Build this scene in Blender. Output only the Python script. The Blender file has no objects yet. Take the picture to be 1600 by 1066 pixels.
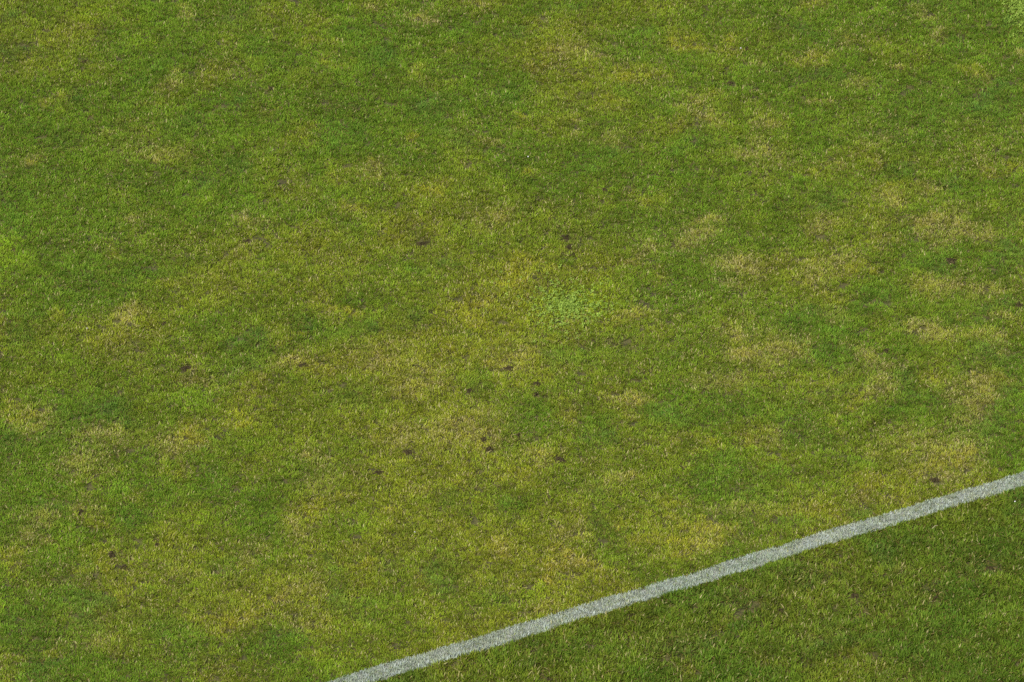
import bpy, math, random
import numpy as np
R = math.radians
rng = np.random.default_rng(11)
random.seed(11)
scene = bpy.context.scene
col = scene.collection

# ------------------------------------------------------------------ camera, sky, sun, exposure
DIST, DEP, HFOV = 32.0, R(36), R(10.1)          # long lens from the stand, looking down at the pitch
cam_data = bpy.data.cameras.new('camera')
cam = bpy.data.objects.new('camera', cam_data); col.objects.link(cam)
cam.location = (0, -DIST * math.cos(DEP), DIST * math.sin(DEP))
cam.rotation_euler = (math.pi / 2 - DEP, 0, 0)
cam_data.sensor_fit = 'HORIZONTAL'; cam_data.angle = HFOV
cam_data.clip_start = 0.5; cam_data.clip_end = 3000
scene.camera = cam

SUN_EL, SUN_AZ = R(48), R(205)                  # azimuth clockwise from +Y: behind the camera, a little left
world = bpy.data.worlds.new('World'); scene.world = world; world.use_nodes = True
wn = world.node_tree.nodes; wl = world.node_tree.links
sky = wn.new('ShaderNodeTexSky'); sky.sky_type = 'NISHITA'; sky.sun_disc = False
sky.sun_elevation = SUN_EL; sky.sun_rotation = SUN_AZ
sky.air_density = 1.0; sky.dust_density = 3.0; sky.ozone_density = 1.0
bg = wn['Background']; bg.inputs['Strength'].default_value = 0.09
wl.new(sky.outputs[0], bg.inputs['Color'])
sd = bpy.data.lights.new('sun', 'SUN'); sd.energy = 3.2; sd.angle = R(7); sd.color = (1.0, 0.95, 0.86)
sun = bpy.data.objects.new('sun', sd); col.objects.link(sun)
sun.rotation_euler = (math.pi / 2 - SUN_EL, 0, math.pi - SUN_AZ)
vs = scene.view_settings
vs.view_transform = 'Standard'; vs.look = 'None'; vs.gamma = 1.0; vs.use_curve_mapping = False
vs.exposure = 0.56
scene.cycles.use_denoising = False
scene.cycles.max_bounces = 3; scene.cycles.diffuse_bounces = 3; scene.cycles.glossy_bounces = 1; scene.cycles.transmission_bounces = 3

# ------------------------------------------------------------------ helpers
W, H = 1600.0, 1066.0
FPX = (W / 2) / math.tan(HFOV / 2)
CAM = np.array(cam.location); SD, CD = math.sin(DEP), math.cos(DEP)
def at(px, py, z=0.012):
    """photo pixel -> point on the turf (the ground plane at height z)"""
    x = (np.asarray(px, float) - W / 2) / FPX; y = -(np.asarray(py, float) - H / 2) / FPX
    dx, dy, dz = x, CD + y * SD, -SD + y * CD
    t = (z - CAM[2]) / dz
    return CAM[0] + dx * t, CAM[1] + dy * t
MX = 1 / 282.0; MY = MX / SD                     # metres per photo pixel, across and in depth

class Noise:
    """smooth value noise in metres"""
    def __init__(s, seed, n=256):
        s.n = n; s.t = np.random.default_rng(seed).random((n, n))
    def one(s, x, y):
        xi = np.floor(x).astype(int); yi = np.floor(y).astype(int)
        fx = x - xi; fy = y - yi
        fx = fx * fx * (3 - 2 * fx); fy = fy * fy * (3 - 2 * fy)
        n = s.n; a = s.t[xi % n, yi % n]; b = s.t[(xi + 1) % n, yi % n]
        c = s.t[xi % n, (yi + 1) % n]; d = s.t[(xi + 1) % n, (yi + 1) % n]
        return (a * (1 - fx) + b * fx) * (1 - fy) + (c * (1 - fx) + d * fx) * fy
    def __call__(s, x, y, scale, octaves=3):
        v = 0; a = 1; tot = 0; f = 1 / scale
        for k in range(octaves):
            v = v + a * s.one(x * f + 17.3 * k, y * f + 9.1 * k); tot += a; a *= 0.5; f *= 2.03
        return v / tot
N1, N2, N3, N4, N5, N6 = [Noise(100 + k) for k in range(6)]

def ground_z(x, y):
    r = np.maximum(np.abs(x), np.abs(y))
    f = np.clip((9.0 - r) / 1.0, 0, 1)
    return f * ((N1(x, y, 0.9, 2) - 0.5) * 0.030 + (N2(x, y, 0.16, 2) - 0.5) * 0.022)

def lin(r, g, b):
    f = lambda c: (c / 255 / 12.92) if c <= 10 else ((c / 255 + 0.055) / 1.055) ** 2.4
    return np.array([f(r), f(g), f(b)])

def mesh_obj(name, verts, faces, mat, parent=None, smooth=True):
    me = bpy.data.meshes.new(name); me.from_pydata([tuple(v) for v in verts], [], [tuple(f) for f in faces])
    if smooth: me.polygons.foreach_set('use_smooth', [True] * len(me.polygons))
    me.materials.append(mat)
    o = bpy.data.objects.new(name, me); col.objects.link(o); o.parent = parent
    return o
def tag(o, label, cat, group=None, kind=None):
    o['label'] = label; o['category'] = cat
    if group: o['group'] = group
    if kind: o['kind'] = kind
    return o
def new_mat(name):
    m = bpy.data.materials.new(name); m.use_nodes = True
    nt = m.node_tree; nt.nodes.clear()
    return m, nt, nt.nodes, nt.links
def mathn(nt, op, a, b=None, clamp=False):
    n = nt.nodes.new('ShaderNodeMath'); n.operation = op; n.use_clamp = clamp
    for i, v in enumerate((a, b)):
        if v is None: continue
        if isinstance(v, (int, float)): n.inputs[i].default_value = v
        else: nt.links.new(v, n.inputs[i])
    return n.outputs[0]
def mixc(nt, f, a, b, blend='MIX'):
    n = nt.nodes.new('ShaderNodeMix'); n.data_type = 'RGBA'; n.blend_type = blend
    for s, v in ((n.inputs[0], f), (n.inputs[6], a), (n.inputs[7], b)):
        if isinstance(v, (int, float)): s.default_value = v
        elif isinstance(v, (tuple, list, np.ndarray)): s.default_value = (float(v[0]), float(v[1]), float(v[2]), 1)
        else: nt.links.new(v, s)
    return n.outputs[2]
def attr(nt, name, kind='GEOMETRY'):
    n = nt.nodes.new('ShaderNodeAttribute'); n.attribute_name = name; n.attribute_type = kind
    return n
def ramp(nt, f, lo, hi):
    n = nt.nodes.new('ShaderNodeMapRange'); n.interpolation_type = 'SMOOTHSTEP'
    n.inputs[1].default_value = lo; n.inputs[2].default_value = hi
    nt.links.new(f, n.inputs[0]); return n.outputs[0]
def noise_node(nt, scale, detail=3, vec=None):
    n = nt.nodes.new('ShaderNodeTexNoise'); n.inputs['Scale'].default_value = scale; n.inputs['Detail'].default_value = detail
    if vec is not None: nt.links.new(vec, n.inputs['Vector'])
    return n.outputs[0]

# ------------------------------------------------------------------ the painted line: where it runs
LA = np.array(at(1585, 753.5)); LB = np.array(at(640, 1036.5))
LD = (LA - LB) / np.linalg.norm(LA - LB); LN = np.array([-LD[1], LD[0]])     # along / across (towards the field)
LW = 0.109                                                                   # line width in metres
def line_uv(x, y):
    u = (x - LB[0]) * LD[0] + (y - LB[1]) * LD[1]
    v = (x - LB[0]) * LN[0] + (y - LB[1]) * LN[1]
    return u, v
def line_shift(u):                                                           # hand-marked: it wanders by millimetres
    return (N5(u, u * 0, 0.55, 2) - 0.5) * 0.005

# ------------------------------------------------------------------ materials
def paint_mask(nt):
    """1 inside the painted stripe (by place on the pitch), with a ragged edge"""
    g = nt.nodes.new('ShaderNodeNewGeometry')
    d = nt.nodes.new('ShaderNodeVectorMath'); d.operation = 'SUBTRACT'
    nt.links.new(g.outputs['Position'], d.inputs[0]); d.inputs[1].default_value = (LB[0], LB[1], 0)
    e = nt.nodes.new('ShaderNodeVectorMath'); e.operation = 'DOT_PRODUCT'
    nt.links.new(d.outputs[0], e.inputs[0]); e.inputs[1].default_value = (LN[0], LN[1], 0)
    n1 = noise_node(nt, 2.2, 2, g.outputs['Position']); n2 = noise_node(nt, 90, 2, g.outputs['Position'])
    v = mathn(nt, 'ADD', e.outputs['Value'], mathn(nt, 'MULTIPLY', mathn(nt, 'SUBTRACT', n1, 0.5), 0.010))
    v = mathn(nt, 'ABSOLUTE', v)
    v = mathn(nt, 'ADD', v, mathn(nt, 'MULTIPLY', mathn(nt, 'SUBTRACT', n2, 0.5), 0.032))
    m = nt.nodes.new('ShaderNodeMapRange'); m.interpolation_type = 'SMOOTHSTEP'
    m.inputs[1].default_value = LW / 2 + 0.003; m.inputs[2].default_value = LW / 2 - 0.003
    nt.links.new(v, m.inputs[0]); return m.outputs[0], g.outputs['Position']

def grass_material(name, paint):
    m, nt, N, L = new_mat(name)
    br = attr(nt, 'br').outputs['Fac']; bq = attr(nt, 'bq').outputs['Fac']; bt = attr(nt, 'bt').outputs['Fac']
    th = attr(nt, 'thatch').outputs['Fac']
    icol = attr(nt, 'col', 'INSTANCER').outputs['Color']
    idry = attr(nt, 'dry', 'INSTANCER').outputs['Fac']
    # live blade: the turf's colour here, each blade a little lighter, darker or yellower
    live = mixc(nt, 1.0, icol, (1, 1, 1), 'MULTIPLY')
    k = mathn(nt, 'ADD', mathn(nt, 'MULTIPLY', bq, 0.50), 0.75)
    kk = N.new('ShaderNodeCombineColor')
    for i in range(3): L.new(k, kk.inputs[i])
    live = mixc(nt, 1.0, live, kk.outputs[0], 'MULTIPLY')
    live = mixc(nt, mathn(nt, 'MULTIPLY', mathn(nt, 'GREATER_THAN', bq, 0.90), 0.28), live, (0.26, 0.25, 0.05))
    base = mixc(nt, bq, (0.40, 0.35, 0.14), (0.56, 0.50, 0.25))
    brn = mixc(nt, bq, (0.12, 0.105, 0.025), (0.26, 0.225, 0.065))
    isdry = mathn(nt, 'LESS_THAN', br, idry)
    c = mixc(nt, mathn(nt, 'MULTIPLY', isdry, 0.8), live, base)
    c = mixc(nt, th, c, brn)
    pw = None
    if paint:
        # white line paint, sprayed from above: it catches the upper part of the blades most
        pm, pos = paint_mask(nt)
        up = ramp(nt, bt, 0.02, 0.45)
        cov = mathn(nt, 'ADD', mathn(nt, 'MULTIPLY', up, 0.50), 0.44)
        cov = mathn(nt, 'MULTIPLY', cov, mathn(nt, 'ADD', mathn(nt, 'MULTIPLY', br, 0.45), 0.60), True)
        # thin and thick stretches of paint, and a few blades grown since
        cov = mathn(nt, 'MULTIPLY', cov, mathn(nt, 'ADD', mathn(nt, 'MULTIPLY', noise_node(nt, 14, 3, pos), 0.9), 0.52), True)
        cov = mathn(nt, 'MULTIPLY', cov, mathn(nt, 'SUBTRACT', 1.0, mathn(nt, 'MULTIPLY', mathn(nt, 'GREATER_THAN', bq, 0.94), 0.75)))
        pw = mathn(nt, 'MULTIPLY', pm, cov)
        white = mixc(nt, bq, (0.25, 0.30, 0.28), (0.435, 0.49, 0.46))
        c = mixc(nt, pw, c, white)
    p = N.new('ShaderNodeBsdfPrincipled'); L.new(c, p.inputs['Base Color'])
    p.inputs['Roughness'].default_value = 0.55; p.inputs['Specular IOR Level'].default_value = 0.10
    t = N.new('ShaderNodeBsdfTranslucent'); L.new(c, t.inputs['Color'])
    mx = N.new('ShaderNodeMixShader'); L.new(p.outputs[0], mx.inputs[1]); L.new(t.outputs[0], mx.inputs[2])
    if paint: L.new(mathn(nt, 'MULTIPLY', mathn(nt, 'SUBTRACT', 1.0, pw), 0.38), mx.inputs[0])
    else: mx.inputs[0].default_value = 0.38
    o = N.new('ShaderNodeOutputMaterial'); L.new(mx.outputs[0], o.inputs[0])
    return m
M_GRASS = grass_material('grass_blades', False); M_GRASS_PAINT = grass_material('grass_blades_by_line', True)

def soil_material():
    m, nt, N, L = new_mat('soil')
    g = N.new('ShaderNodeNewGeometry'); P = g.outputs['Position']
    a = noise_node(nt, 35, 4, P); b = noise_node(nt, 300, 3, P); c1 = noise_node(nt, 4, 3, P)
    soil = mixc(nt, ramp(nt, a, 0.35, 0.65), (0.038, 0.036, 0.008), (0.090, 0.085, 0.022))
    soil = mixc(nt, ramp(nt, b, 0.55, 0.75), soil, (0.13, 0.11, 0.04))
    # beyond the blades that are built: turf seen as a mass
    turf = mixc(nt, ramp(nt, c1, 0.35, 0.65), (0.055, 0.075, 0.014), (0.085, 0.095, 0.020))
    turf = mixc(nt, ramp(nt, b, 0.45, 0.7), turf, (0.03, 0.04, 0.01))
    s = N.new('ShaderNodeSeparateXYZ'); L.new(P, s.inputs[0])
    r = mathn(nt, 'MAXIMUM', mathn(nt, 'ABSOLUTE', s.outputs[0]), mathn(nt, 'ABSOLUTE', s.outputs[1]))
    c = mixc(nt, ramp(nt, r, 5.0, 5.6), soil, turf)
    p = N.new('ShaderNodeBsdfPrincipled'); L.new(c, p.inputs['Base Color']); p.inputs['Roughness'].default_value = 0.9
    bp = N.new('ShaderNodeBump'); bp.inputs['Strength'].default_value = 0.6; bp.inputs['Distance'].default_value = 0.004
    L.new(b, bp.inputs['Height']); L.new(bp.outputs[0], p.inputs['Normal'])
    o = N.new('ShaderNodeOutputMaterial'); L.new(p.outputs[0], o.inputs[0]); return m
M_SOIL = soil_material()

def simple_mat(name, c0, c1, scale=60, rough=0.8, transl=0.0, bump=0.0):
    m, nt, N, L = new_mat(name)
    g = N.new('ShaderNodeNewGeometry'); n = noise_node(nt, scale, 4, g.outputs['Position'])
    c = mixc(nt, ramp(nt, n, 0.3, 0.7), c0, c1)
    p = N.new('ShaderNodeBsdfPrincipled'); L.new(c, p.inputs['Base Color']); p.inputs['Roughness'].default_value = rough
    p.inputs['Specular IOR Level'].default_value = 0.12
    if bump:
        bp = N.new('ShaderNodeBump'); bp.inputs['Strength'].default_value = bump; bp.inputs['Distance'].default_value = 0.003
        L.new(n, bp.inputs['Height']); L.new(bp.outputs[0], p.inputs['Normal'])
    out = p.outputs[0]
    if transl:
        t = N.new('ShaderNodeBsdfTranslucent'); L.new(c, t.inputs['Color'])
        mx = N.new('ShaderNodeMixShader'); mx.inputs[0].default_value = transl
        L.new(p.outputs[0], mx.inputs[1]); L.new(t.outputs[0], mx.inputs[2]); out = mx.outputs[0]
    o = N.new('ShaderNodeOutputMaterial'); L.new(out, o.inputs[0]); return m
M_DIVOT = simple_mat('bare_soil', (0.020, 0.016, 0.007), (0.072, 0.058, 0.026), 160, 0.95, 0, 0.8)
M_PAINT = simple_mat('line_paint', (0.10, 0.11, 0.09), (0.36, 0.38, 0.34), 130, 0.85, 0, 0.8)
M_CLOVER = simple_mat('clover_leaf', (0.14, 0.245, 0.025), (0.36, 0.49, 0.09), 110, 0.6, 0.30)
M_SCRAP = simple_mat('white_scrap', (0.48, 0.48, 0.46), (0.62, 0.62, 0.60), 50, 0.6)
M_STRAW = simple_mat('dead_stalk', (0.42, 0.36, 0.20), (0.60, 0.54, 0.34), 80, 0.6)

# ------------------------------------------------------------------ ground: one sheet to the horizon
core = np.arange(-9.0, 9.0001, 0.06)
ext = np.array([10, 12, 16, 24, 45, 90, 200, 600.0])
cs = np.concatenate([-ext[::-1], core, ext]); n = len(cs)
gx, gy = np.meshgrid(cs, cs, indexing='ij'); gz = ground_z(gx, gy)
me = bpy.data.meshes.new('ground')
idx = np.arange(n * n).reshape(n, n)
quads = np.stack([idx[:-1, :-1], idx[1:, :-1], idx[1:, 1:], idx[:-1, 1:]], -1).reshape(-1, 4)
me.from_pydata(np.stack([gx, gy, gz], -1).reshape(-1, 3).tolist(), [], quads.tolist())
me.polygons.foreach_set('use_smooth', [True] * len(me.polygons)); me.materials.append(M_SOIL)
ground = bpy.data.objects.new('ground', me); col.objects.link(ground); ground['kind'] = 'structure'
ground['label'] = 'dark soil of the pitch under the grass'

# ------------------------------------------------------------------ the turf's own colours: where it is dry, yellow, lush ...
# each row: x y rx ry kind [strength] ; one block per ninth of the field, on a survey grid
SURVEY = {
 (0,0): '''835 60 42 22 T;1495 190 55 32 Y;800 370 58 30 T;1000 330 48 27 Y;235 470 80 32 Y;1540 280 60 32 Y;690 480 20 10 T;365 670 26 16 T 1.3;740 720 26 34 T;
  385 825 22 18 B;150 750 42 26 T;490 600 44 20 T;640 1030 40 25 T;430 60 70 40 L;660 190 50 40 L;380 290 34 20 K;1210 510 50 40 B;950 390 34 20 B;1380 640 60 50 Y .7;
  1170 1010 60 30 T;1520 600 70 60 G 1.2;620 370 70 50 G;130 560 80 50 G;50 980 60 70 G 1.3;1090 90 80 60 D;60 80 60 70 D;350 150 150 70 B .5;60 240 60 40 K;80 330 60 30 B .6;
  1540 460 80 30 K;960 840 45 30 D;940 910 60 30 L;1560 800 60 60 Y .7;700 690 200 60 T .35;350 440 60 40 D;1200 220 90 50 G;760 280 60 50 G 1.1;560 130 50 70 G;1060 480 70 30 D .7;870 560 80 30 D .7;1120 760 80 40 D .7;300 640 90 50 D .5''',
 (530,0): '''500 240 40 26 Y;1545 190 85 62 Y;1330 330 52 40 Y;1440 340 42 30 Y;1185 230 36 20 T;1090 230 60 30 T;970 120 20 12 T;150 30 62 26 T;600 10 32 16 T;400 80 42 22 T;
  430 370 62 40 Y .7;370 330 42 36 Y .7;900 790 42 26 Y;400 890 72 40 Y;70 970 72 40 Y;680 1010 62 40 T;1280 650 72 20 T;1130 590 42 20 T;730 635 62 16 T;830 540 32 20 Y;160 780 62 40 T;
  330 650 52 30 Y;940 310 80 30 B;840 170 60 30 D;210 260 72 40 D;420 490 92 60 D;820 430 62 42 G 1.2;170 230 100 80 G;600 130 80 50 G;1110 60 80 40 G;900 30 80 40 G;1280 690 60 40 D;
  1100 480 60 40 K;60 620 60 60 G;540 640 60 40 D;1250 480 60 30 Y .7;1440 930 100 40 Y;1540 580 60 30 Y;1340 850 40 20 K;860 590 60 20 B;1080 480 20 10 T;820 980 50 30 D;1130 740 90 50 G;1300 430 60 40 G;40 140 60 60 G;1380 150 70 50 G .6''',
 (1060,0): '''655 20 52 22 Y 1.2;220 210 62 30 Y 1.2;630 275 72 36 Y;600 250 62 18 T;60 190 60 50 Y;20 170 72 60 Y .8;350 300 40 26 T;800 190 42 30 T;1390 340 56 36 Y;1360 375 30 15 T;
  1210 150 42 20 T;990 320 26 13 T;830 370 72 26 T;400 570 36 26 T 1.2;480 560 52 30 Y;60 490 62 26 T;930 650 62 30 T .8;895 740 36 36 Y;1390 745 42 20 T 1.2;710 775 42 20 T;370 700 72 50 T;
  1490 790 62 30 Y;1290 1000 72 40 T;1100 1040 120 30 T;1170 880 52 30 T;960 900 52 30 T;110 560 52 30 T;100 1030 82 30 T;570 800 62 30 Y;160 460 42 20 Y;980 850 82 30 Y;650 490 30 16 T;
  80 660 100 50 G 1.2;60 260 60 30 G;1400 470 62 52 D;130 690 80 40 G;1560 180 62 82 D;1010 780 80 50 D .8;700 930 100 60 D;300 900 82 52 G;1270 860 42 30 D;1500 420 82 62 D;540 120 80 50 D .7;
  1270 200 60 40 G;650 340 120 30 D .8;1540 240 50 16 T;1130 90 42 26 T .8;670 1030 62 30 T;1180 520 200 120 D .35;1540 620 80 120 D .5;1300 60 200 60 D .4;1200 380 50 20 K;1560 1000 60 60 D''',
 (0,353): '''20 130 60 90 L 1.6;40 130 62 82 L 1.2;265 415 32 26 Y 1.2;570 440 50 36 T;580 385 42 22 T;1150 90 60 26 T;510 130 42 22 Y;810 265 42 32 Y;320 610 52 26 L;1300 500 62 32 Y;1580 400 42 60 Y;1360 620 62 26 T;
  1230 690 42 20 T;1480 640 62 40 B;150 900 92 50 T;60 880 62 52 Y;450 980 120 42 T;820 1000 92 42 T;850 960 62 42 Y;900 790 72 52 L;1080 880 62 42 Y;1430 1040 72 32 T;870 680 82 42 B;
  940 720 62 42 T .7;790 440 82 22 B;1450 440 82 32 D;700 200 120 80 G;620 290 82 62 G;130 450 82 52 G;490 850 82 52 D 1.2;310 900 92 52 G;590 920 42 32 D;1150 640 72 42 D;20 660 52 42 G;
  380 240 100 60 D .6;1200 540 62 32 D;600 570 82 42 K .7;60 30 62 52 G;1500 360 52 32 Y;530 530 62 26 Y;1100 560 62 42 G;850 430 62 42 G;1130 750 82 42 Y .8;90 500 120 60 D .6;100 1000 120 40 D .6;1290 200 60 60 G .7;1180 40 90 40 Y .4''',
 (530,353): '''1075 380 190 90 L 1.2;235 75 42 32 Y;20 390 32 42 Y;830 260 62 42 Y;970 265 26 13 T;1420 120 62 42 T;1380 150 52 20 B;1470 230 62 52 Y;590 400 82 62 Y .8;180 600 112 52 T;790 600 112 40 T;500 560 122 52 Y .7;
  400 680 122 62 T .7;300 750 102 52 T .8;1110 430 36 20 T;1350 410 42 32 T;1100 520 62 32 B;1060 880 62 52 Y;1080 860 40 22 B;1340 800 72 42 T;1340 870 62 32 Y;700 960 82 62 T;540 960 82 62 T;
  300 980 82 42 T;1540 980 42 26 B;640 350 62 32 B;830 350 42 16 B;60 480 82 62 G 1.2;300 440 62 42 D;590 490 52 32 D;130 480 42 32 D;690 690 62 42 G;640 760 62 26 D;1000 640 82 42 D;
  1150 600 150 62 G;1530 860 62 42 D;1500 880 82 62 G;1320 540 62 32 K;60 30 82 52 G;370 70 82 22 K;1080 40 82 42 K;1030 150 62 42 G;1000 690 26 16 Y;860 200 62 42 Y;480 190 62 32 D;
  1240 890 82 42 G;1200 1000 82 52 D;70 770 82 62 D;870 500 400 200 Y .3;1380 320 80 60 G .6;250 180 100 50 G .5;930 820 100 60 G .7;200 850 80 60 G .5''',
 (1060,353): '''275 190 82 46 T 1.4;1330 40 112 46 T 1.1;1200 30 62 42 T;450 110 52 42 Y;700 170 122 42 T;850 210 62 32 Y;920 60 62 32 B;640 240 62 42 T;1100 270 82 42 Y;1240 260 92 42 T;1380 280 72 32 T;
  1140 480 66 32 T 1.5;1280 510 42 22 T 1.2;1420 480 72 36 T;1540 410 52 22 T;1490 550 52 26 T;740 340 62 42 Y;730 410 42 22 T;320 605 36 22 T 1.6;360 630 62 32 T;470 580 82 52 T;560 580 52 42 T;
  840 600 42 22 T 1.5;890 650 82 42 T 1.1;700 720 62 32 Y;940 755 52 26 T 1.2;890 810 92 32 Y;620 800 36 22 B;290 740 42 22 T;210 700 82 42 T;740 920 42 42 Y;1130 680 62 42 Y;1300 740 112 52 T;
  1400 760 82 72 T;1380 860 82 72 T;390 965 42 22 T 1.2;330 960 62 32 Y;130 1010 62 32 Y;1120 960 62 42 T 1.2;920 1030 42 22 T;1260 1020 102 42 T;1520 300 52 22 Y;280 490 82 42 T;70 60 72 42 T;
  1450 690 62 42 Y;820 370 92 52 G;640 380 82 32 D;960 310 122 62 G;1240 450 62 32 G;1540 130 72 82 D;1500 360 102 32 D;720 760 62 42 D;730 580 102 62 G;1030 700 62 62 D;1250 780 62 42 G;
  1100 850 102 62 G;300 830 122 62 G;120 880 82 42 G;590 970 82 42 K;480 900 82 62 G;1440 600 122 52 D;1430 930 82 62 D;1170 180 62 42 D;500 430 102 62 G;800 480 120 60 G .8;1540 780 60 60 D''',
 (0,706): '''440 180 82 42 L 1.2;390 320 62 32 Y;110 360 62 32 T 1.1;370 240 62 32 T;70 510 72 62 Y 1.4;20 580 32 32 L;160 615 46 32 B;910 310 42 26 L;780 380 32 22 Y;260 420 52 26 L;1450 230 112 52 Y;
  1370 340 62 36 T;630 230 52 32 Y;420 480 42 42 Y;1150 490 52 42 T;930 570 26 16 T 1.2;1370 620 62 42 T;1010 830 76 36 Y 1.5;1120 745 112 46 Y;1160 765 42 22 T;765 910 42 22 Y 1.2;260 920 52 26 Y;
  430 850 82 42 T;20 1000 42 52 Y 1.3;1470 930 42 26 Y;1500 1010 42 32 L;1400 790 52 42 T;20 730 32 42 L 1.2;1220 840 52 32 B;740 985 42 22 B;540 930 42 22 B;560 690 42 32 Y;500 170 42 52 G;
  200 260 72 42 D;60 590 62 52 G;1530 500 62 52 D;330 580 62 42 K;340 700 92 42 G;440 740 82 52 D;1050 720 52 32 G;220 990 82 32 D;1320 890 102 62 G;1270 840 82 42 G;1540 660 62 62 D;1480 120 82 52 T .8;
  370 60 102 42 T .8;820 90 62 42 Y;600 310 62 42 G;600 440 60 30 K;1060 580 42 22 K;820 540 62 32 T .6;190 310 62 22 T .7;150 1020 102 42 G;980 990 82 42 B .8;760 780 250 120 D .35;120 830 120 80 D .4;900 180 120 60 G .5''',
 (530,706): '''945 40 42 26 T;830 120 62 32 Y;1185 185 52 22 T 1.4;1320 150 42 22 T 1.1;560 110 52 32 Y;330 190 32 22 T;230 250 52 26 Y;70 350 72 36 L;570 370 42 22 Y;720 470 82 26 Y;1090 370 62 32 T;
  1030 400 32 22 T;1070 530 112 62 Y 1.4;1060 510 60 30 T;960 600 62 42 B;980 640 26 42 T;910 660 62 32 L;400 590 62 52 Y;1480 260 112 62 Y;1320 350 72 32 Y;1450 380 62 32 Y;130 640 42 16 B;
  470 790 52 32 Y;160 855 42 16 T;20 200 32 22 Y;1310 600 52 22 B;830 740 62 22 B;970 720 52 16 T;90 540 42 32 Y;750 460 42 22 T;230 530 62 42 K .8;700 680 82 42 G;740 640 52 32 D;770 240 102 62 G;
  1230 340 52 42 D;1210 200 82 52 G;640 140 62 42 K .8;110 740 82 62 G;480 580 62 62 D;20 590 32 42 G;110 440 62 32 B;60 870 62 32 L;500 250 100 60 D .6;340 420 90 50 D .5;1360 760 50 30 Y .4;
  1160 860 62 42 G;520 1030 52 32 Y;1120 810 62 42 Y .6;270 1030 82 32 G;1530 900 92 72 K;900 930 42 22 K;1590 1000 42 32 Y''',
 (1060,706): '''120 400 162 62 Y 1.1;120 390 100 40 T .7;300 240 62 42 T;470 260 62 32 T;580 250 62 42 Y;740 300 52 32 Y;830 200 42 18 T 1.3;1190 70 102 62 T 1.3;1340 30 82 32 T;870 140 82 42 Y;1050 130 62 42 Y;
  160 240 42 26 T;1240 40 82 42 Y;1010 215 32 13 T;20 340 62 72 Y;400 170 102 72 G;870 30 92 52 G;850 260 62 42 D;530 340 82 42 G;160 70 82 62 G;420 560 62 26 L;980 525 42 18 T 1.2;1430 580 52 22 L;
  1190 680 32 16 T;180 780 52 42 Y;460 740 62 32 B;620 850 52 42 T;420 830 62 42 L;420 970 82 32 B;30 1030 52 42 Y;300 730 92 72 K 1.1;600 600 102 52 K;800 670 72 52 K;60 900 72 62 K;1440 540 92 42 K;
  1200 650 42 22 K;1470 380 82 42 G;900 380 102 52 G;960 470 62 42 D;1560 250 62 62 D;850 990 62 42 B;280 800 62 42 G;700 640 62 32 L .7;720 870 82 52 D;1590 290 16 22 B;800 420 52 22 L;1250 850 160 90 G .5''',
}
PATCH = []
for (ox, oy), txt in SURVEY.items():
    for row in txt.replace('\n', '').split(';'):
        f = row.split()
        if not f: continue
        px, py, rx, ry = [float(v) * 0.3377 for v in f[:4]]
        x, y = at(ox + px, oy + py)
        PATCH.append((float(x), float(y), rx * MX, ry * MY, f[4], float(f[5]) if len(f) > 5 else 1.0))
fx, fy = at([0, 1600, 1600, 0], [0, 0, 1066, 1066])
def in_view(x, y, m=0.0): return (abs(x) < 2.75 + m) & (y > fy[2] - m) & (y < fy[0] + m)
kinds = [p[4] for p in PATCH]
for _ in range(900):                              # the same turf goes on all round
    x, y = random.uniform(-9, 9), random.uniform(-9, 9)
    if in_view(x, y, 0.15): continue
    q = random.choice(PATCH[:300])
    PATCH.append((x, y, q[2], q[3], q[4], q[5]))

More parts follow.
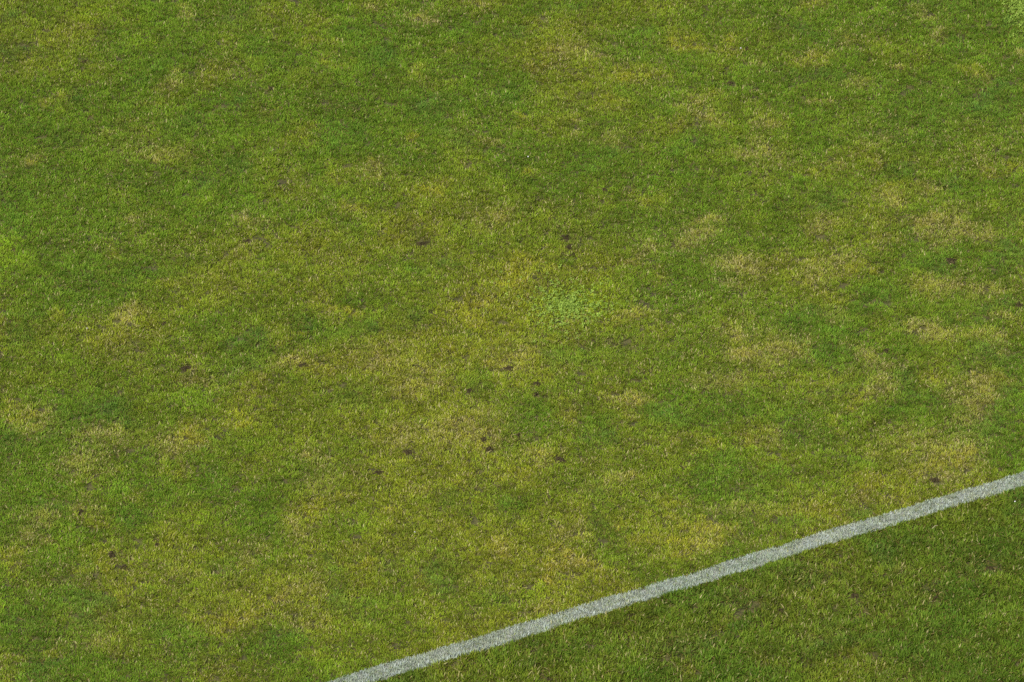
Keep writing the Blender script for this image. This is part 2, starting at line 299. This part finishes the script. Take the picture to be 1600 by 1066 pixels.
A = 1.50                                          # picture colour -> blade colour
TINT = {'G': lin(84, 119, 39), 'D': lin(70, 102, 48), 'L': lin(126, 153, 38), 'Y': lin(148, 146, 42),
        'T': lin(160, 151, 70), 'B': lin(118, 106, 38), 'K': lin(82, 96, 44)}
DRY = {'G': 0.0, 'D': 0.0, 'L': 0.01, 'Y': 0.12, 'T': 0.28, 'B': 0.15, 'K': 0.06}
WGT = {'G': 0.44, 'D': 0.42, 'L': 0.58, 'Y': 0.42, 'T': 0.37, 'B': 0.36, 'K': 0.46}
def turf(x, y):
    """per tuft: colour, share of dead blades, density"""
    wx = x + (N3(x, y, 0.13, 4) - 0.5) * 0.28; wy = y + (N4(x, y, 0.13, 4) - 0.5) * 0.30
    a = N1(x + 50, y, 0.75, 4)[:, None]; b = N2(x, y + 50, 0.28, 3)[:, None]
    f = np.clip((a - 0.5) * 2.6 + (b - 0.5) * 1.2 + 0.20 + 0.48 * np.exp(-((x - 0.3) / 2.0) ** 2 - ((y + 0.3) / 2.0) ** 2)[:, None], 0, 1)
    c = lin(90, 116, 30) * (1 - f) + lin(113, 125, 32) * f
    dry = 0.02 + 0.07 * np.clip((N3(x, y, 0.30, 3) - 0.5) * 3, 0, 1) + 0.05 * f[:, 0]
    dens = np.ones(len(x)); mot = np.clip(0.25 + 1.5 * N5(x + 31, y, 0.07, 3), .35, 1.6) * rng.uniform(.6, 1.4, len(x))
    for (px, py, rx, ry, k, s) in PATCH:
        sel = np.where((np.abs(x - px) < rx * 2.6 + .2) & (np.abs(y - py) < ry * 2.6 + .2))[0]
        if not len(sel): continue
        d2 = ((wx[sel] - px) / rx) ** 2 + ((wy[sel] - py) / ry) ** 2
        w = np.clip(s * np.exp(-0.85 * d2) * mot[sel], 0, 1.25)
        wc = np.clip(w * WGT[k], 0, 0.95)[:, None]
        c[sel] = c[sel] * (1 - wc) + TINT[k] * wc
        wd = np.clip(w, 0, 1)
        dry[sel] = dry[sel] * (1 - wd) + DRY[k] * wd * min(1.25, max(s, 0.8))
        if k in 'KB': dens[sel] *= 1 - (0.34 if k == 'K' else 0.10) * wd
    return c, np.clip(dry, 0, 0.9), dens

# ------------------------------------------------------------------ bare spots: kicked-out soil (photo x, y, half-width, half-depth, label)
DIVOTS = [
 (884, 371, 11, 9, 'dark ragged soil scar a little way above the bright clover patch'),
 (889, 387, 8, 8, 'small soil scar directly below the ragged scar above the clover patch'),
 (894, 399, 8, 5, 'lowest of the three soil scars trailing down towards the clover patch'),
 (945, 298, 8, 6, 'lone dark soil pit well above the clover patch, right of centre'),
 (658, 380, 20, 5, 'long thin dark soil scuff left of and above the clover patch'),
 (795, 575, 15, 6, 'flat dark soil scuff below and left of the clover patch'),
 (734, 611, 8, 8, 'round soil pit left of the flat scuff below the clover patch'),
 (838, 602, 10, 5, 'wide soil pit directly below the clover patch'),
 (837, 619, 5, 5, 'small black soil hole just under the wide pit below the clover patch'),
 (755, 689, 7, 7, 'upper of two soil scars in a straw-coloured patch near the centre bottom'),
 (764, 703, 10, 6, 'lower of two soil scars in a straw-coloured patch near the centre bottom'),
 (873, 720, 18, 7, 'largest dark soil scar, midway between the clover patch and the white line'),
 (590, 736, 13, 6, 'dark soil scuff left of the largest scar, in yellowish grass'),
 (637, 707, 14, 5, 'thin soil scuff up and right of a dark scuff in yellowish grass'),
 (810, 681, 5, 5, 'tiny soil pit above the largest dark soil scar'),
 (1485, 408, 17, 6, 'wide black soil scuff near the right edge at mid height'),
 (1385, 549, 6, 5, 'small black soil pit between tan patches right of the clover patch'),
 (1592, 476, 14, 6, 'dark scuff cut by the right edge of the frame'),
 (1460, 751, 14, 5, 'dark soil scuff just above the white line near the right edge'),
 (1203, 269, 6, 5, 'reddish dark soil pit in the upper right, above a tan patch'),
 (1140, 131, 7, 5, 'small soil pit near the top, right of the bright yellow patches'),
 (1452, 129, 8, 5, 'small dark scuff in the upper right corner area'),
 (387, 379, 10, 4, 'dark pit rimmed by straw, in the green grass left of centre'),
 (291, 577, 15, 6, 'brown scuff with loose straw, left side below mid height'),
 (474, 571, 13, 6, 'brown scuff beside a tan patch, left of centre'),
 (257, 506, 6, 4, 'tiny pit above the brown scuff with loose straw'),
 (125, 800, 9, 7, 'round dark soil hole near the left edge, below a lime green patch'),
 (174, 864, 8, 8, 'upper of two ragged soil scars near the lower left'),
 (193, 885, 10, 6, 'lower of two ragged soil scars near the lower left'),
 (246, 849, 7, 4, 'small pit right of the two ragged scars near the lower left'),
 (131, 98, 8, 6, 'brown scuff in the green grass near the top left corner'),
 (423, 140, 7, 5, 'small brown pit in the green grass near the top, left of centre'),
 (1166, 77, 7, 5, 'dark pit beside a white fleck near the top right'),
 (835, 1019, 15, 6, 'dark soil scuff below the white line near the bottom edge'),
 (985, 962, 7, 6, 'soil pit hard below the white line, lower middle'),
 (858, 1061, 9, 5, 'brown scuff at the very bottom edge below the white line'),
 (1334, 931, 11, 7, 'grey soil scar in the darker grass below the white line'),
 (1219, 952, 8, 6, 'brown soil pit left of the grey scar in the darker grass'),
 (1545, 889, 14, 6, 'dark soil scuff in the lower right, in the darker grass'),
 (1462, 935, 9, 5, 'small soil scuff with a straw clump, lower right'),
]
DV = []
for (px, py, rx, ry, lab) in DIVOTS:
    x, y = at(px, py, 0.006); DV.append((float(x), float(y), rx * MX * 0.60, ry * MY * 0.64, lab))
def divot_near(x, y):
    best = np.full(len(x), 9.0)
    wx = x + (N5(x, y, 0.05, 2) - 0.5) * 0.05; wy = y + (N6(x, y, 0.05, 2) - 0.5) * 0.05
    for (dx, dy, rx, ry, _) in DV:
        d = np.sqrt(((wx - dx) / (rx + .006)) ** 2 + ((wy - (dy - 0.010)) / (ry + .014)) ** 2)
        best = np.minimum(best, d)
    return best

# ------------------------------------------------------------------ clover patches
CLOVER = [(886, 480, 60, 34), (1594, 14, 30, 34)]
CV = [(float(at(a, b)[0]), float(at(a, b)[1]), c * MX, d * MY) for a, b, c, d in CLOVER]

# ------------------------------------------------------------------ grass blades and tufts
def tuft_mesh(name, nblade, rad, lmin, lmax, wid, lean, seed, nth=10, mats=(None,)):
    r = np.random.default_rng(seed)
    V, F, BR, BQ, BT, TH = [], [], [], [], [], []
    tl = np.array([0, .38, .74, 1.0]); ww = np.array([0.85, 1.0, .72, 0])
    for k in range(nblade + nth):
        thatch = k >= nblade
        rr = rad * math.sqrt(r.random()); a = r.random() * 2 * math.pi
        bx, by = rr * math.cos(a), rr * math.sin(a)
        az = a + r.normal(0, 1.0) if r.random() < .6 else r.random() * 2 * math.pi
        L = r.uniform(lmin, lmax); w = wid * r.uniform(.7, 1.35)
        th0 = abs(r.normal(lean * .45, lean * .35)); th1 = th0 + abs(r.normal(lean * .7, lean * .5))
        z0 = -0.004
        if thatch:
            L *= r.uniform(.5, 1.0); th0 = r.uniform(1.1, 1.5); th1 = th0 + .2; z0 = r.uniform(0.001, 0.008); w *= .8
        d = np.array([math.cos(az), math.sin(az)])
        p = np.array([bx, by, z0]); prev = 0; i0 = len(V)
        br, bq = r.random(), r.random()
        tw = r.normal(0, .5)
        for j, t in enumerate(tl):
            th = min(th0 + (th1 - th0) * t, 1.65)
            if j:
                st = L * (t - prev)
                p = p + np.array([d[0] * math.sin(th) * st, d[1] * math.sin(th) * st, math.cos(th) * st]); prev = t
            sa = az + math.pi / 2 + tw * t
            s = np.array([math.cos(sa), math.sin(sa), 0.15 * math.sin(tw)]) * w / 2 * ww[j]
            if j < 3:
                V += [tuple(p - s), tuple(p + s)]; cnt = 2
            else:
                V.append(tuple(p)); cnt = 1
            BR += [br] * cnt; BQ += [bq] * cnt; BT += [t] * cnt; TH += [1.0 if thatch else 0.0] * cnt
        F += [(i0, i0 + 1, i0 + 3, i0 + 2), (i0 + 2, i0 + 3, i0 + 5, i0 + 4), (i0 + 4, i0 + 5, i0 + 6)]
    me = bpy.data.meshes.new(name); me.from_pydata(V, [], F)
    me.polygons.foreach_set('use_smooth', [True] * len(me.polygons))
    for nm, arr in (('br', BR), ('bq', BQ), ('bt', BT), ('thatch', TH)):
        me.attributes.new(nm, 'FLOAT', 'POINT').data.foreach_set('value', np.array(arr, dtype=np.float32))
    out = []                                         # sources for the grass, never linked by themselves
    for q in mats:
        mm = me.copy(); mm.materials.append(q); out.append(bpy.data.objects.new(name, mm))
    return out

def scatter_tree(name, sources):
    ng = bpy.data.node_groups.new(name, 'GeometryNodeTree')
    ng.interface.new_socket('Geometry', in_out='INPUT', socket_type='NodeSocketGeometry')
    ng.interface.new_socket('Geometry', in_out='OUTPUT', socket_type='NodeSocketGeometry')
    N, L = ng.nodes, ng.links
    gi = N.new('NodeGroupInput'); go = N.new('NodeGroupOutput')
    jn = N.new('GeometryNodeJoinGeometry')
    for s in sources:
        oi = N.new('GeometryNodeObjectInfo'); oi.inputs['Object'].default_value = s
        g2 = N.new('GeometryNodeGeometryToInstance')
        L.new(oi.outputs['Geometry'], g2.inputs[0]); L.new(g2.outputs[0], jn.inputs[0])
    ip = N.new('GeometryNodeInstanceOnPoints'); ip.inputs['Pick Instance'].default_value = True
    L.new(gi.outputs[0], ip.inputs['Points']); L.new(jn.outputs[0], ip.inputs['Instance'])
    for nm, ty, sock in (('variant', 'INT', 'Instance Index'), ('rot', 'FLOAT_VECTOR', 'Rotation'), ('scl', 'FLOAT_VECTOR', 'Scale')):
        na = N.new('GeometryNodeInputNamedAttribute'); na.data_type = ty; na.inputs['Name'].default_value = nm
        out = [o for o in na.outputs if o.enabled][0]
        if sock == 'Rotation':
            er = N.new('FunctionNodeEulerToRotation'); L.new(out, er.inputs[0]); out = er.outputs[0]
        L.new(out, ip.inputs[sock])
    L.new(ip.outputs[0], go.inputs[0])
    return ng

def scatter(name, x, y, c, dry, scl, nvar, tree, parent=None, tilt=0.12, near=None):
    n = len(x); z = ground_z(x, y)
    me = bpy.data.meshes.new(name); me.vertices.add(n)
    me.vertices.foreach_set('co', np.stack([x, y, z], -1).astype(np.float32).ravel())
    A_ = me.attributes
    A_.new('variant', 'INT', 'POINT').data.foreach_set('value', (rng.integers(0, nvar, n) + (0 if near is None else near * nvar)).astype(np.int32))
    rot = np.stack([rng.normal(0, tilt, n), rng.normal(0, tilt, n), rng.uniform(0, 6.2832, n)], -1)
    A_.new('rot', 'FLOAT_VECTOR', 'POINT').data.foreach_set('vector', rot.astype(np.float32).ravel())
    A_.new('scl', 'FLOAT_VECTOR', 'POINT').data.foreach_set('vector', scl.astype(np.float32).ravel())
    A_.new('col', 'FLOAT_VECTOR', 'POINT').data.foreach_set('vector', c.astype(np.float32).ravel())
    A_.new('dry', 'FLOAT', 'POINT').data.foreach_set('value', dry.astype(np.float32))
    o = bpy.data.objects.new(name, me); col.objects.link(o); o.parent = parent
    md = o.modifiers.new('blades', 'NODES'); md.node_group = tree
    return o

def jitter(x0, x1, y0, y1, step):
    gx, gy = np.meshgrid(np.arange(x0, x1, step), np.arange(y0, y1, step), indexing='ij')
    return (gx + rng.uniform(-.62, .62, gx.shape) * step).ravel(), (gy + rng.uniform(-.62, .62, gy.shape) * step).ravel()

NV = 10
def tufts(*a, seed, nth, mats):
    sets = [tuft_mesh(*a, seed + k, nth, mats) for k in range(NV)]
    return [st[q] for q in range(len(mats)) for st in sets][::-1]      # joining reverses the order
BOTH = (M_GRASS, M_GRASS_PAINT)
T_FIELD = scatter_tree('field_tufts', tufts('field_tuft', 46, .020, .015, .029, .0037, .85, seed=1, nth=6, mats=BOTH))
T_OUT = scatter_tree('verge_tufts', tufts('verge_tuft', 36, .022, .022, .043, .0046, .78, seed=40, nth=8, mats=BOTH))
T_LINE = scatter_tree('line_tufts', tufts('line_tuft', 36, .017, .014, .030, .0040, .78, seed=80, nth=6, mats=(M_GRASS_PAINT,)))

STEP = 0.0285
xd, yd = jitter(-5.2, 5.2, -5.2, 5.2, STEP)
xf, yf = jitter(-9.0, 9.0, -9.0, 9.0, 0.055)
keep = np.maximum(np.abs(xf), np.abs(yf)) > 5.2
px = np.concatenate([xd, xf[keep]]); py = np.concatenate([yd, yf[keep]])
far = np.concatenate([np.zeros(len(xd)), np.ones(keep.sum())])
c, dry, dens = turf(px, py)
u, v = line_uv(px, py); vv = v - line_shift(u)
inline = np.abs(vv) < LW / 2
outside = (~inline) & (vv < 0)
nearline = (np.abs(vv) < LW / 2 + 0.09).astype(int)
# the verge beyond the line: darker, longer, thinner
c[outside] = c[outside] * 0.62 + lin(72, 102, 38) * 0.23
dry = np.where(outside, dry * 0.5 + 0.02, dry)
dn = divot_near(px, py)
cl = np.full(len(px), 9.0)
for (a, b, rx, ry) in CV: cl = np.minimum(cl, np.sqrt(((px - a) / rx) ** 2 + ((py - b) / ry) ** 2))
# fine clumping: thick and thin tufts side by side
clump = N6(px, py, 0.075, 2)
mid = N4(px * 0.75 + 7, py, 0.085, 3)
h = 0.62 + 0.40 * clump + 0.40 * mid + rng.normal(0, .07, len(px))
h *= np.clip(0.55 + 0.45 * (dn - 0.9) / 0.7, 0.45, 1)
h *= np.where(cl < 1.0, 0.85, 1.0)
prob = dens * np.clip(0.78 + 0.9 * (clump - 0.25), 0.70, 1.0)
prob = np.where(outside, prob * 0.90, prob)
prob = np.where(dn < 1.0, np.where(dn < .5, 0.25, 0.5), prob); prob = np.where(cl < 0.9, prob * 0.9, prob)
alive = rng.random(len(px)) < prob
shade = np.clip(0.99 + 0.75 * (mid - 0.5) + rng.normal(0, .09, len(px)), .6, 1.5)[:, None]
hue = rng.normal(0, .05, len(px))[:, None] * np.array([1.0, 0.1, -.3])
c = np.clip(c * shade * (1 + hue) * A, 0.004, .6)
s_xy = np.where(far > 0, 1.75, 1.05) * rng.uniform(.85, 1.2, len(px))
scl = np.stack([s_xy, s_xy, h * np.where(far > 0, 1.25, 1.0)], -1)

m = alive & ~inline & ~outside
grass = scatter('grass', px[m], py[m], c[m], dry[m], scl[m], NV, T_FIELD, near=nearline[m])
tag(grass, 'short worn yellow-green turf filling the field above the white line', 'grass', kind='stuff')
m = alive & outside
verge = scatter('grass', px[m], py[m], c[m], dry[m], scl[m], NV, T_OUT, near=nearline[m])
tag(verge, 'darker longer grass below the white line', 'grass', kind='stuff')

# ------------------------------------------------------------------ the painted line: a crust of paint on the soil and the painted blades
us = np.arange(-9.5, 11.5, 0.02); ws = np.linspace(-1, 1, 9)
V = []; F = []
for i, uu in enumerate(us):
    sh = float(line_shift(np.array([uu]))[0])
    e0 = LW / 2 + rng.normal(0, .003); e1 = LW / 2 + rng.normal(0, .003)
    for j, w in enumerate(ws):
        vvv = sh + w * (e1 if w > 0 else e0)
        V.append((LB[0] + LD[0] * uu + LN[0] * vvv, LB[1] + LD[1] * uu + LN[1] * vvv))
V = np.array(V); VZ = ground_z(V[:, 0], V[:, 1]) + 0.004
ed = np.tile(np.abs(ws) > .99, len(us)); VZ[~ed] += rng.uniform(0, .003, (~ed).sum())
nw = len(ws)
for i in range(len(us) - 1):
    for j in range(nw - 1): F.append((i * nw + j, (i + 1) * nw + j, (i + 1) * nw + j + 1, i * nw + j + 1))
line = mesh_obj('painted_line', np.column_stack([V, VZ]), F, M_PAINT)
so = line.modifiers.new('crust', 'SOLIDIFY'); so.thickness = 0.003; so.offset = -1
tag(line, 'white painted pitch line running diagonally across the grass', 'pitch line')
lu, lv = jitter(-9.5, 11.5, -LW / 2, LW / 2 + .008, 0.0200)
lv = np.clip(lv, -LW / 2, LW / 2)
sh = line_shift(lu)
lx = LB[0] + LD[0] * lu + LN[0] * (lv + sh); ly = LB[1] + LD[1] * lu + LN[1] * (lv + sh)
ok = (np.maximum(np.abs(lx), np.abs(ly)) < 9) & (rng.random(len(lx)) < .93); lx, ly = lx[ok], ly[ok]
lc, ldry, _ = turf(lx, ly)
ls = rng.uniform(.85, 1.15, len(lx)); lh = (0.75 + .45 * N6(lx, ly, .06, 2)) * rng.uniform(.85, 1.15, len(lx))
pg = scatter('painted_grass', lx, ly, lc * A, ldry, np.stack([ls, ls, lh], -1), NV, T_LINE, parent=line)
pg['kind'] = 'stuff'

# ------------------------------------------------------------------ bare spots: crumbly soil, each its own mesh
def divot(x, y, rx, ry, label, seed):
    r = np.random.default_rng(seed)
    rings, seg = 6, 22
    ph = r.uniform(0, 6.28, 4); am = r.uniform(.10, .30, 4)
    V, F = [], []
    for i in range(rings + 1):
        t = i / rings
        for j in range(seg):
            a = 2 * math.pi * j / seg
            k = 1 + sum(am[q] * math.sin((q + 2) * a + ph[q]) for q in range(4))
            rr = t * k * (1 + r.normal(0, .04))
            vx, vy = rx * rr * math.cos(a), ry * rr * math.sin(a)
            prof = 0.012 * (1 - t ** 2) - 0.009 * max(0, 1 - t * 2.2)
            V.append((vx, vy, prof + (r.uniform(-.004, .006) if i < rings else -0.004)))
    for i in range(rings):
        for j in range(seg):
            a, b = i * seg + j, i * seg + (j + 1) % seg
            F.append((a, a + seg, b + seg, b))
    F.append(tuple(range(seg))[::-1])
    # loose crumbs on the scar
    for q in range(int(5 + 160 * rx)):
        a = r.uniform(0, 6.28); d = math.sqrt(r.random()) * 1.05; s = r.uniform(.003, .008)
        cx, cy, cz = rx * d * math.cos(a), ry * d * math.sin(a), 0.011 * (1 - min(1, d) ** 2) + .003
        i0 = len(V)
        for (ax, ay, az) in ((1, 0, 0), (-1, 0, 0), (0, 1, 0), (0, -1, 0), (0, 0, 1), (0, 0, -1)):
            f = s * r.uniform(.6, 1.2); V.append((cx + ax * f, cy + ay * f, cz + az * f * .8))
        for tri in ((0, 2, 4), (2, 1, 4), (1, 3, 4), (3, 0, 4), (2, 0, 5), (1, 2, 5), (3, 1, 5), (0, 3, 5)):
            F.append(tuple(i0 + q_ for q_ in tri))
    o = mesh_obj('soil_divot', V, F, M_DIVOT, smooth=False)
    o.location = (x, y, float(ground_z(np.array([x]), np.array([y]))[0]))
    tag(o, label, 'divot', 'bare soil scars in the turf')
for i, (x, y, rx, ry, lab) in enumerate(DV): divot(x, y, rx, ry, lab, 500 + i)

# ------------------------------------------------------------------ clover: three-part leaves on short stalks
def clover(x, y, rx, ry, count, label, seed):
    r = np.random.default_rng(seed); V, F = [], []
    z0 = float(ground_z(np.array([x]), np.array([y]))[0])
    for q in range(count):
        a = r.uniform(0, 6.2832); d = abs(r.normal(0, .78))
        if d > 2.1: continue
        k = 1 + .22 * math.sin(3 * a + 1) + .15 * math.sin(5 * a)
        cx, cy = rx * d * k * math.cos(a), ry * d * k * math.sin(a)
        gz = float(ground_z(np.array([x + cx]), np.array([y + cy]))[0]) - z0
        h = r.uniform(.014, .027); tilt = r.normal(0, .45, 2); a0 = r.uniform(0, 6.28); s = r.uniform(.0050, .0090)
        i0 = len(V)
        V += [(cx - .0006, cy, gz), (cx + .0006, cy, gz), (cx, cy, gz + h)]; F.append((i0, i0 + 1, i0 + 2))
        for leaf in range(3):
            b = a0 + leaf * 2.0944; i1 = len(V)
            pts = ((0, 0, 0), (.62, -.42, .05), (1.15, -.40, .0), (1.12, 0, -.12), (1.15, .40, .0), (.62, .42, .05))
            for (u_, v_, w_) in pts:
                lx_ = (u_ * math.cos(b) - v_ * math.sin(b)) * s; ly_ = (u_ * math.sin(b) + v_ * math.cos(b)) * s
                V.append((cx + lx_, cy + ly_, gz + h + w_ * s + lx_ * tilt[0] + ly_ * tilt[1]))
            F += [(i1, i1 + 1, i1 + 2, i1 + 3), (i1, i1 + 3, i1 + 4, i1 + 5)]
    o = mesh_obj('clover_patch', V, F, M_CLOVER, smooth=False); o.location = (x, y, z0)
    tag(o, label, 'clover', 'clover patches in the turf')
clover(*CV[0], 760, 'bright green clover patch near the middle of the field', 71)
clover(*CV[1], 550, 'bright green clover patch cut by the upper right corner', 72)

# ------------------------------------------------------------------ small loose things on the grass
def scrap(px, py, s, label, seed):
    r = np.random.default_rng(seed); x, y = at(px, py, .022)
    z = float(ground_z(np.array([x]), np.array([y]))[0]) + .020
    V = []; n = 9
    for zz in (0, .0012):
        for j in range(n):
            a = 6.2832 * j / n; rr = s * r.uniform(.7, 1.1)
            V.append((rr * math.cos(a), rr * .75 * math.sin(a), zz + .25 * s * math.cos(a * 2 + 1)))
    F = [tuple(range(n))[::-1], tuple(range(n, 2 * n))] + [(j, (j + 1) % n, n + (j + 1) % n, n + j) for j in range(n)]
    o = mesh_obj('paper_scrap', V, F, M_SCRAP, smooth=False); o.location = (float(x), float(y), z)
    o.rotation_euler = (0.35, r.normal(0, .2), r.uniform(0, 6.28))
    tag(o, label, 'litter', 'white flecks on the grass')
scrap(825, 243, .006, 'white fleck in the grass above the clover patch, upper middle', 1)
scrap(1157, 76, .006, 'white fleck beside a dark pit near the top right', 2)
scrap(648, 832, .006, 'white fleck lying in green grass left of centre above the white line', 3)
scrap(136, 514, .005, 'tiny pale fleck in the grass near the left edge', 4)
scrap(1586, 783, .005, 'tiny pale fleck under the white line at the right edge', 5)
def stalk(px, py, px2, py2, label):
    x0, y0 = at(px, py, .035); x1, y1 = at(px2, py2, .040)
    V, F = [], []; n = 5
    for i in range(7):
        t = i / 6; cx = x0 + (x1 - x0) * t; cy = y0 + (y1 - y0) * t; cz = .034 + .010 * math.sin(t * 2.6)
        for j in range(n):
            a = 6.2832 * j / n; rr = .0017 * (1 - .5 * t)
            V.append((cx, cy + rr * math.cos(a), cz + rr * math.sin(a)))
        if i:
            for j in range(n): F.append(((i - 1) * n + j, (i - 1) * n + (j + 1) % n, i * n + (j + 1) % n, i * n + j))
    F += [tuple(range(n)), tuple(range(6 * n, 7 * n))[::-1]]
    zz = float(ground_z(np.array([float(x0)]), np.array([float(y0)]))[0])
    for q, vtx in enumerate(V): V[q] = (float(vtx[0] - x0), float(vtx[1] - y0), float(vtx[2]))
    o = mesh_obj('dead_stalk', V, F, M_STRAW); o.location = (float(x0), float(y0), zz)
    tag(o, label, 'stalk', 'dead stalks on the grass')
stalk(1456, 828, 1465, 823, 'pale dead stalk lying on the darker grass below the white line')
